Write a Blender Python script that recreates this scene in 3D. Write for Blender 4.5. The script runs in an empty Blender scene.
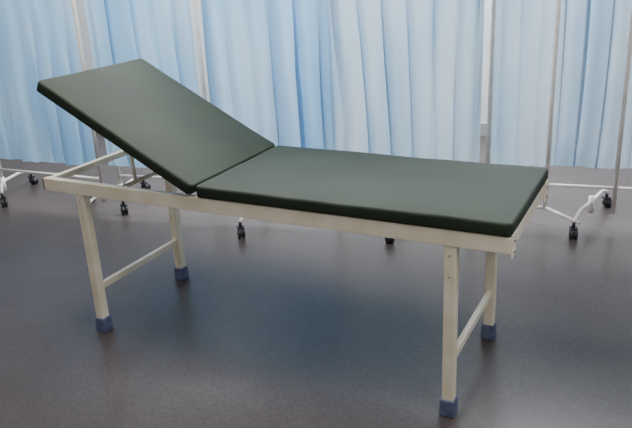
import bpy, bmesh, math, random
from mathutils import Vector, Matrix, noise
random.seed(4)
scene=bpy.context.scene
COL=scene.collection
# ---------------------------------------------------------------- helpers
def lin(c):
    return tuple(((v/255)/12.92 if v/255<=0.04045 else ((v/255+0.055)/1.055)**2.4) for v in c)+(1,)
def newmat(name,col,rough=.5,metal=0,spec=.5):
    m=bpy.data.materials.new(name); m.use_nodes=True
    b=m.node_tree.nodes['Principled BSDF']
    b.inputs['Base Color'].default_value=lin(col); b.inputs['Roughness'].default_value=rough
    b.inputs['Metallic'].default_value=metal; b.inputs['Specular IOR Level'].default_value=spec
    return m
def addnoise(m,c1,c2,scale,detail=4,bump=0,bscale=None,bdist=.001,lo=.35,hi=.65,stretch=None):
    nt=m.node_tree;N=nt.nodes;Lk=nt.links;b=N['Principled BSDF']
    tc=N.new('ShaderNodeTexCoord'); src=tc.outputs['Object']
    if stretch:
        mp=N.new('ShaderNodeMapping'); mp.inputs['Scale'].default_value=stretch; Lk.new(src,mp.inputs[0]); src=mp.outputs[0]
    n=N.new('ShaderNodeTexNoise'); n.inputs['Scale'].default_value=scale; n.inputs['Detail'].default_value=detail
    Lk.new(src,n.inputs['Vector'])
    r=N.new('ShaderNodeValToRGB'); r.color_ramp.elements[0].position=lo; r.color_ramp.elements[1].position=hi
    r.color_ramp.elements[0].color=lin(c1); r.color_ramp.elements[1].color=lin(c2)
    Lk.new(n.outputs['Fac'],r.inputs[0]); Lk.new(r.outputs[0],b.inputs['Base Color'])
    if bump:
        n2=N.new('ShaderNodeTexNoise'); n2.inputs['Scale'].default_value=bscale or scale; n2.inputs['Detail'].default_value=3
        Lk.new(src,n2.inputs['Vector'])
        bp=N.new('ShaderNodeBump'); bp.inputs['Strength'].default_value=bump; bp.inputs['Distance'].default_value=bdist
        Lk.new(n2.outputs['Fac'],bp.inputs['Height']); Lk.new(bp.outputs[0],b.inputs['Normal'])
    return r
def mkobj(name,bm,mat,parent=None,smooth=False):
    me=bpy.data.meshes.new(name); bmesh.ops.recalc_face_normals(bm,faces=bm.faces[:]); bm.to_mesh(me); bm.free()
    if smooth:
        for p in me.polygons: p.use_smooth=True
    o=bpy.data.objects.new(name,me); COL.objects.link(o)
    for m in (mat if isinstance(mat,list) else [mat]): me.materials.append(m)
    if parent: o.parent=parent
    return o
def empty(name,loc=(0,0,0)):
    e=bpy.data.objects.new(name,None); e.empty_display_size=.1; e.location=loc; COL.objects.link(e); return e
def box(bm,c,s,rot=None,mi=0):
    r=bmesh.ops.create_cube(bm,size=1); vs=r['verts']
    M=Matrix.Translation(c)@(rot.to_4x4() if rot else Matrix())@Matrix.Diagonal((*s,1))
    bmesh.ops.transform(bm,matrix=M,verts=vs)
    for f in {f for v in vs for f in v.link_faces}: f.material_index=mi
    return vs
def bevelled(o,w=.003,seg=2):
    m=o.modifiers.new('bevel','BEVEL'); m.width=w; m.segments=seg; m.limit_method='ANGLE'
    for p in o.data.polygons: p.use_smooth=True
    w2=o.modifiers.new('wn','WEIGHTED_NORMAL'); return o
def tube(bm,pts,r,seg=12,mi=0):
    pts=[Vector(p) for p in pts]; rings=[]
    up=None
    for i,p in enumerate(pts):
        t=(pts[min(i+1,len(pts)-1)]-pts[max(i-1,0)]).normalized()
        if up is None: up=Vector((0,0,1)) if abs(t.z)<.9 else Vector((1,0,0))
        a=t.cross(up).normalized(); b=a.cross(t).normalized(); up=b
        rings.append([bm.verts.new(p+a*r*math.cos(2*math.pi*k/seg)+b*r*math.sin(2*math.pi*k/seg)) for k in range(seg)])
    fs=[]
    for A,B in zip(rings,rings[1:]):
        for k in range(seg): fs.append(bm.faces.new((A[k],A[(k+1)%seg],B[(k+1)%seg],B[k])))
    fs.append(bm.faces.new(rings[0][::-1])); fs.append(bm.faces.new(rings[-1]))
    for f in fs: f.material_index=mi; f.smooth=True
def cyl(bm,p0,p1,r,seg=20,mi=0):
    tube(bm,[p0,p1],r,seg,mi)
# ---------------------------------------------------------------- materials
M_cream=newmat('cream_enamel',(234,227,206),.36); addnoise(M_cream,(226,217,192),(242,236,217),9,6,.15,220,.0004)
M_pad=newmat('green_leatherette',(38,50,39),.62,0,.22); addnoise(M_pad,(33,43,33),(42,53,41),3.0,8,.9,420,.0016)
M_cap=newmat('blue_grey_rubber',(84,98,132),.6); addnoise(M_cap,(76,86,118),(98,108,138),30,3)
M_rust=newmat('brown_end_plug',(110,72,56),.6); addnoise(M_rust,(90,58,46),(130,88,68),40,3)
M_steel=newmat('zinc_bolt',(170,170,168),.35,.8)
M_black=newmat('black_castor_rubber',(26,26,30),.5); addnoise(M_black,(24,24,28),(38,38,44),30,3)
M_pole=newmat('white_powder_coat',(222,219,216),.4); addnoise(M_pole,(214,210,207),(230,227,224),12,3)
M_wall=newmat('wall_paint',(205,208,210),.8); addnoise(M_wall,(210,213,215),(220,223,225),2,4,.1,150,.0005)
M_ceil=newmat('ceiling_paint',(225,225,222),.9); addnoise(M_ceil,(221,221,218),(230,230,227),3,3)
M_trim=newmat('trim_paint',(150,152,156),.6); addnoise(M_trim,(145,147,150),(156,158,162),6,3)
# floor vinyl
M_floor=newmat('grey_vinyl',(80,74,74),.32)
addnoise(M_floor,(68,61,61),(81,74,74),1.3,8,.12,30,.001,.3,.7)
nt=M_floor.node_tree;N=nt.nodes;Lk=nt.links;b=N['Principled BSDF']
tc=N.new('ShaderNodeTexCoord')
n=N.new('ShaderNodeTexNoise');n.inputs['Scale'].default_value=90;n.inputs['Detail'].default_value=2;Lk.new(tc.outputs['Object'],n.inputs['Vector'])
mx=N.new('ShaderNodeMix');mx.data_type='RGBA';mx.blend_type='OVERLAY';mx.inputs[0].default_value=.5
src=b.inputs['Base Color'].links[0].from_socket
Lk.new(src,mx.inputs[6]);Lk.new(n.outputs['Fac'],mx.inputs[7]);Lk.new(mx.outputs[2],b.inputs['Base Color'])
b.inputs['Specular IOR Level'].default_value=.45
n3=N.new('ShaderNodeTexNoise');n3.inputs['Scale'].default_value=3;n3.inputs['Detail'].default_value=6;Lk.new(tc.outputs['Object'],n3.inputs['Vector'])
mr=N.new('ShaderNodeMapRange');mr.inputs[3].default_value=.25;mr.inputs[4].default_value=.42;Lk.new(n3.outputs['Fac'],mr.inputs[0]);Lk.new(mr.outputs[0],b.inputs['Roughness'])
# curtain fabric
def fabric(name,c1,c2):
    m=bpy.data.materials.new(name);m.use_nodes=True;nt=m.node_tree;N=nt.nodes;Lk=nt.links
    N.remove(N['Principled BSDF']);out=N['Material Output']
    tc=N.new('ShaderNodeTexCoord');mp=N.new('ShaderNodeMapping');mp.inputs['Scale'].default_value=(2.2,2.2,.6);Lk.new(tc.outputs['Object'],mp.inputs[0])
    n=N.new('ShaderNodeTexNoise');n.inputs['Scale'].default_value=1.6;n.inputs['Detail'].default_value=2;Lk.new(mp.outputs[0],n.inputs['Vector'])
    r=N.new('ShaderNodeValToRGB');r.color_ramp.elements[0].position=.35;r.color_ramp.elements[1].position=.65
    r.color_ramp.elements[0].color=lin(c1);r.color_ramp.elements[1].color=lin(c2);Lk.new(n.outputs['Fac'],r.inputs[0])
    d=N.new('ShaderNodeBsdfDiffuse');t=N.new('ShaderNodeBsdfTranslucent')
    Lk.new(r.outputs[0],d.inputs[0]);Lk.new(r.outputs[0],t.inputs[0])
    w=N.new('ShaderNodeTexWave');w.inputs['Scale'].default_value=260;Lk.new(tc.outputs['Object'],w.inputs['Vector'])
    bp=N.new('ShaderNodeBump');bp.inputs['Strength'].default_value=.08;bp.inputs['Distance'].default_value=.0005
    Lk.new(w.outputs['Fac'],bp.inputs['Height']);Lk.new(bp.outputs[0],d.inputs['Normal'])
    g=N.new('ShaderNodeBsdfGlossy');g.inputs['Roughness'].default_value=.38
    a=N.new('ShaderNodeMixShader');a.inputs[0].default_value=.40;Lk.new(d.outputs[0],a.inputs[1]);Lk.new(t.outputs[0],a.inputs[2])
    c=N.new('ShaderNodeMixShader');c.inputs[0].default_value=.06;Lk.new(a.outputs[0],c.inputs[1]);Lk.new(g.outputs[0],c.inputs[2])
    Lk.new(c.outputs[0],out.inputs[0]);return m
M_fabA=fabric('blue_curtain_fabric',(146,197,235),(180,214,240))
M_fabB=fabric('pale_blue_curtain_fabric',(170,206,233),(203,222,237))
# ---------------------------------------------------------------- room
ang=math.atan2(.23,1)
RX=Matrix.Rotation(ang,4,'Z'); ORG=Vector((0.3,1.5,0))
def room_box(name,c,s,mat):
    bm=bmesh.new(); box(bm,(0,0,0),s); o=mkobj(name,bm,mat)
    o.matrix_world=Matrix.Translation(ORG)@RX@Matrix.Translation(c); return o
room_box('floor',(0,-1.5,-.05),(9,7,.1),M_floor)
room_box('ceiling',(0,-1.5,2.85),(9,7,.1),M_ceil)
room_box('wall_back',(0,2.05,1.4),(9,.1,2.8),M_wall)
room_box('wall_left',(-4.55,-1.5,1.4),(.1,7,2.8),M_wall)
room_box('wall_right',(4.55,-1.5,1.4),(.1,7,2.8),M_wall)
room_box('baseboard_back',(0,1.99,.05),(9,.02,.1),M_trim)
# ---------------------------------------------------------------- examination couch
L,W,H=1.83,.577,.6535
RH=.052; RD=.028
couch=empty('examination_couch',(L/2,W/2,0))
def par(o): 
    o.parent=couch; o.matrix_parent_inverse=Matrix.Translation((-L/2,-W/2,0)); return o
# frame
bm=bmesh.new()
box(bm,(L/2,RD/2,H-RH/2),(L,RD,RH))
box(bm,(L/2,W-RD/2,H-RH/2),(L,RD,RH))
o=par(bevelled(mkobj('side_rails',bm,M_cream)))
bm=bmesh.new()
box(bm,(.012,W/2,H-.016),(.024,W-2*RD,.026))
box(bm,(L-.014,W/2,H-RH/2),(.028,W-2*RD,RH-.004))
XH=.728
box(bm,(XH+.05,W/2,H-.02),(.03,W-2*RD,.03))
box(bm,(1.25,W/2,H-.02),(.03,W-2*RD,.03))
par(bevelled(mkobj('cross_bars',bm,M_cream)))
bm=bmesh.new()
for y in (RD/2,W-RD/2): box(bm,(-.003,y,H-RH/2),(.008,RD-.002,RH-.002))
par(bevelled(mkobj('rail_end_plugs',bm,M_rust),.002))
# legs
LX=(.176,1.654); S=.038
k=0
for x in LX:
    for y in (.003+S/2,W-.003-S/2):
        k+=1
        bm=bmesh.new(); box(bm,(x,y,(H-RH+.05)/2+.0),(S,S,H-RH-.05+.002))
        par(bevelled(mkobj('leg_%d'%k,bm,M_cream),.004,3))
        bm=bmesh.new(); vs=box(bm,(x,y,.031),(S+.010,S+.010,.062))
        for v in vs:
            if v.co.z<.01: v.co.x=x+(v.co.x-x)*1.08; v.co.y=y+(v.co.y-y)*1.08
        par(bevelled(mkobj('foot_cap_%d'%k,bm,M_cap),.005,3))
        bm=bmesh.new()
        fy=y-S/2 if y<W/2 else y+S/2; sg=-1 if y<W/2 else 1
        for zz in (H-RH-.03,H-RH-.10): cyl(bm,(x,fy-sg*.002,zz),(x,fy+sg*.002,zz),.003,12)
        par(mkobj('bolts_%d'%k,bm,M_steel))
for i,x in enumerate(LX):
    bm=bmesh.new(); box(bm,(x,W/2,.195),(.02,W-2*S-.006+.004,.028))
    par(bevelled(mkobj('stretcher_%d'%(i+1),bm,M_cream),.003))
# foot-end bracket
bm=bmesh.new()
box(bm,(L+.003,.03,H-.03),(.006,.05,.075)); box(bm,(L+.003,W-.03,H-.03),(.006,.05,.075))
par(bevelled(mkobj('end_brackets',bm,M_cream),.002))
bm=bmesh.new()
for y in (.03,W-.03):
    for z in (H-.015,H-.05): cyl(bm,(L+.005,y,z),(L+.010,y,z),.006,12)
par(mkobj('end_bolts',bm,M_steel))
# pads
def loop(hx,hy,r,n=6):
    out=[]
    for cx,cy,a0 in ((1,1,0),(-1,1,90),(-1,-1,180),(1,-1,270)):
        for i in range(n+1):
            a=math.radians(a0+90*i/n); out.append((cx*(hx-r)+r*math.cos(a),cy*(hy-r)+r*math.sin(a)))
    res=[]
    m=len(out)
    for i in range(m):
        res.append(out[i]); j=(i+1)%m
        if (i+1)%(n+1)==0:
            for q in range(1,12): t=q/12; res.append((out[i][0]*(1-t)+out[j][0]*t,out[i][1]*(1-t)+out[j][1]*t))
    return res
def pad(name,lx,ly,t,r=.009,rc=.018,crown=.006):
    """cushion centred in x,y; base at z=0"""
    prof=[]
    for i in range(0,7):
        a=math.radians(-90+90*i/6); prof.append((r-r*math.cos(a),r+r*math.sin(a)))
    for i in range(0,7):
        a=math.radians(90*i/6); prof.append((r-r*math.cos(a),t-r+r*math.sin(a)))
    top=[.02,.03,.05,.08,.12,.17,.22]
    for d in top: 
        prof.append((d,t+crown*(1-math.exp(-(d-r)/.09))))
    prof=[(.06,0),(.03,0)]+prof
    bm=bmesh.new(); rings=[]
    for d,z in prof:
        rr=max(rc-d,.002)
        ring=[]
        for (x,y) in loop(lx/2-d,ly/2-d,rr):
            fade=max(0,1-d/.2)
            w=noise.noise(Vector((x*6,y*6,lx*7)))*.004*fade
            ring.append(bm.verts.new((x,y,z+(w if z>t*.7 else 0))))
        rings.append(ring)
    m=len(rings[0])
    for A,B in zip(rings,rings[1:]):
        for k in range(m): bm.faces.new((A[k],A[(k+1)%m],B[(k+1)%m],B[k]))
    bm.faces.new(rings[0][::-1]); bm.faces.new(rings[-1])
    return mkobj(name,bm,M_pad,smooth=True)
PT=.042; 
x0=XH+.012; x1=L+.004
p=pad('seat_cushion',x1-x0,W+.010,PT)
p.location=((x0+x1)/2,W/2,H+.001); par(p)
TH=.4819; LH=.748
XB=XH+.008
p=pad('backrest_cushion',LH,W+.022,PT)
ctop=Vector((XB-LH/2*math.cos(TH),W/2,H+PT+LH/2*math.sin(TH)))
Rb=Matrix.Rotation(TH,4,'Y')
nrm=Vector((math.sin(TH),0,math.cos(TH)))
M0=Matrix.Translation(ctop-nrm*PT)@Rb; p.parent=couch; p.matrix_parent_inverse=Matrix.Translation((-L/2,-W/2,0)); p.matrix_basis=M0
dirv=Vector((-math.cos(TH),0,math.sin(TH)))
base=ctop-nrm*(PT+.010)
bm=bmesh.new(); rot=Matrix.Rotation(TH,3,'Y')
for y in (.09,W-.09): box(bm,Vector((base.x,y,base.z)),(LH-.14,.025,.018),rot)
for s in (-.26,.0,.26): box(bm,base+dirv*s,(.025,W-.20,.016),rot)
par(bevelled(mkobj('backrest_frame',bm,M_cream),.002))
bm=bmesh.new()
pm=base+dirv*(.06)-nrm*.015
for y in (.16,W-.16):
    tube(bm,[(pm.x,y,pm.z),(.33,y,H-.03)],.008,10)
cyl(bm,(.33,RD,H-.03),(.33,W-RD,H-.03),.009,12)
par(mkobj('ratchet_support',bm,M_cream))
# ---------------------------------------------------------------- privacy screens
def curtain(name,a,b,z0,z1,parent,mat,seed,folds,amp):
    a=Vector((*a,0));b=Vector((*b,0));d=(b-a);ln=d.length;d.normalize();nn=Vector((d.y,-d.x,0))
    nx=int(ln*230);nz=34;bm=bmesh.new();g=[]
    for j in range(nz+1):
        tz=j/nz;z=z0+(z1-z0)*tz;row=[]
        for i in range(nx+1):
            s=i/nx; u=s*ln
            wob=.05*noise.noise(Vector((u*2.0,z*1.0,seed)))*(1-tz*.4)
            ph=2*math.pi*folds*(u/ln+wob)+4.2*noise.noise(Vector((u*1.9,z*.45,seed+9)))
            am=amp*(.35+1.5*abs(noise.noise(Vector((u*3,z*.7,seed+3)))*1.6))
            off=am*math.sin(ph)+.30*am*math.sin(2*ph+1.3+seed)+.5*am*math.sin(ph*.37+seed)
            off+=.014*noise.noise(Vector((u*11,z*2.6,seed+5)))+.004*noise.noise(Vector((u*35,z*10,seed+6)))
            pinch=1-.93*math.exp(-((1-tz)/.03)**2)-.3*math.exp(-(tz/.03)**2)
            edge=min(1,min(s,1-s)*ln/.04)
            x=u+ .6*am*math.cos(ph)*edge
            row.append(bm.verts.new(a+d*x+nn*(off*pinch*(.3+.7*edge))+Vector((0,0,z+(.006*math.sin(ph) if j==0 else 0)))))
        g.append(row)
    for j in range(nz):
        for i in range(nx): bm.faces.new((g[j][i],g[j][i+1],g[j+1][i+1],g[j+1][i]))
    return mkobj(name,bm,mat,parent,smooth=True)
def castor(bm,x,y,face):
    R=.026
    fx=Vector((math.cos(face),math.sin(face),0)); sx=Vector((-fx.y,fx.x,0)); c=Vector((x,y,R))
    for s in (-1,1):
        cyl(bm,c+sx*(s*.004),c+sx*(s*.018),R,20,1)
        cyl(bm,c+sx*(s*.018),c+sx*(s*.021),.010,12,1)
    h=c+fx*.012
    cyl(bm,c-sx*.004,c+sx*.004,.019,14,1)
    box(bm,h+Vector((0,0,.030)),(.036,.036,.010),Matrix.Rotation(face,3,'Z'),1)
    cyl(bm,h+Vector((0,0,.030)),h+Vector((0,0,.062)),.009,12,1)
    return h+Vector((0,0,.062))
PZ=1.72
def screen(poles,feet,mats,seed,folds=8,amp=.029,z0=.29,front=None,bars=()):
    cx=sum(p[0] for p in poles)/len(poles);cy=sum(p[1] for p in poles)/len(poles)
    e=empty('hospital_privacy_screen',(cx,cy,0)); inv=Matrix.Translation((-cx,-cy,0))
    bm=bmesh.new()
    for (x,y) in poles: cyl(bm,(x,y,.075),(x,y,PZ),.0115,14)
    for a,b in zip(poles,poles[1:]):
        for z in (PZ-.03,.215): cyl(bm,(*a,z),(*b,z),.009 if z>1 else .008,12)
    for a,b in bars: cyl(bm,a,b,.009,12)
    o=mkobj('frame_tubes',bm,M_pole,e); o.matrix_parent_inverse=inv
    nseg=len(poles)-1
    for i,(a,b) in enumerate(zip(poles,poles[1:])):
        A=Vector(a);B=Vector(b);t=(B-A).normalized()
        nn=Vector((t.y,-t.x))
        if front:
            e0=front[0] if i==0 else .012; e1=front[1] if i==nseg-1 else .012
            A2=A+nn*.045-t*e0; B2=B+nn*.045+t*e1
        else: A2=A+t*.012; B2=B-t*.012
        c=curtain('curtain_panel_%d'%(i+1),tuple(A2),tuple(B2),z0,PZ-.02,e,mats[i%len(mats)],seed+i*7.3,max(3,round(folds*(B-A).length)),amp)
        c.matrix_parent_inverse=inv
    for i,(f,bk,pole) in enumerate(feet):
        bm=bmesh.new()
        fa=math.atan2(bk[1]-f[1],bk[0]-f[0])
        h1=castor(bm,f[0],f[1],fa+.5); h2=castor(bm,bk[0],bk[1],fa+2.4)
        P=Vector((*pole,.13))
        def arc(h):
            t=Vector((P.x,P.y,.13)); pts=[]
            for q in range(13):
                s=q/12; c=h.lerp(t,s); c.z=h.z+(t.z-h.z)*math.sin(min(1,s*2.2)*math.pi/2); pts.append(c)
            return pts
        tube(bm,arc(h1)+arc(h2)[::-1][1:],.010,10,0)
        cyl(bm,(P.x,P.y,.07),(P.x,P.y,.16),.016,14,0)
        o=mkobj('castor_foot_%d'%(i+1),bm,[M_pole,M_black],e); o.matrix_parent_inverse=inv
    return e
screen([(-2.7,.85),(-1.68,1.12),(-.86,1.17)],[((-1.58,1.02),(-1.78,1.45),(-1.68,1.12)),((-.78,.92),(-1.10,1.30),(-.86,1.17))],[M_fabA],1.0)
screen([(-.80,1.26),(-.18,1.37)],[((-.72,1.18),(-.90,1.6),(-.80,1.26))],[M_fabA],5.0,front=(.03,-.012))
screen([(-.14,1.40),(.55,1.55),(1.28,1.70)],[((.17,1.10),(.03,1.75),(.11,1.45)),((.95,1.31),(.82,1.95),(.89,1.62))],[M_fabA,M_fabB],8.0,front=(.0,.03))
screen([(1.34,1.76),(1.63,1.88),(1.97,1.93),(2.9,2.1)],[((1.81,1.68),(1.92,2.24),(1.86,1.92)),((2.85,1.8),(2.92,2.4),(2.9,2.1))],[M_fabB],20.0,z0=.32,
  bars=[((1.63,1.88,.085),(1.83,1.70,.085)),((1.63,1.88,.085),(1.34,1.76,.085))])
# ---------------------------------------------------------------- lights
def area(name,loc,size,power,col,rotx=0,rotz=0):
    l=bpy.data.lights.new(name,'AREA');l.shape='RECTANGLE';l.size,l.size_y=size;l.energy=power;l.color=col
    o=bpy.data.objects.new(name,l);COL.objects.link(o);o.location=loc;o.rotation_euler=(rotx,0,rotz);return o
area('ceiling_light',(.2,.1,2.78),(1.4,.8),78,(1,.94,.86),0,ang)
area('ceiling_light.001',(2.8,-.6,2.78),(1.4,.8),40,(1,.94,.86),0,ang)
area('ceiling_light.002',(-.6,2.6,2.78),(1.6,.6),125,(.98,.99,1),0,ang)
area('ceiling_light.003',(1.6,3.0,2.78),(1.6,.6),140,(.98,.99,1),0,ang)
w=bpy.data.worlds.new('World');scene.world=w;w.use_nodes=True
w.node_tree.nodes['Background'].inputs[0].default_value=(1,.96,.92,1);w.node_tree.nodes['Background'].inputs[1].default_value=.5
# ---------------------------------------------------------------- camera
yaw,pit,roll,f=-0.4829,-0.3511,-0.0498,710.12
fw=Vector((math.sin(yaw)*math.cos(pit),math.cos(yaw)*math.cos(pit),math.sin(pit)))
r=Vector((math.cos(yaw),-math.sin(yaw),0));u=r.cross(fw)
r2=r*math.cos(roll)+u*math.sin(roll);u2=-r*math.sin(roll)+u*math.cos(roll)
cam=bpy.data.cameras.new('camera');co=bpy.data.objects.new('camera',cam);COL.objects.link(co)
cam.sensor_width=36;cam.lens=f/632*36
R=Matrix((r2,u2,-fw)).transposed().to_4x4()
co.matrix_world=Matrix.Translation((2.2071,-1.8987,1.436))@R
scene.camera=co
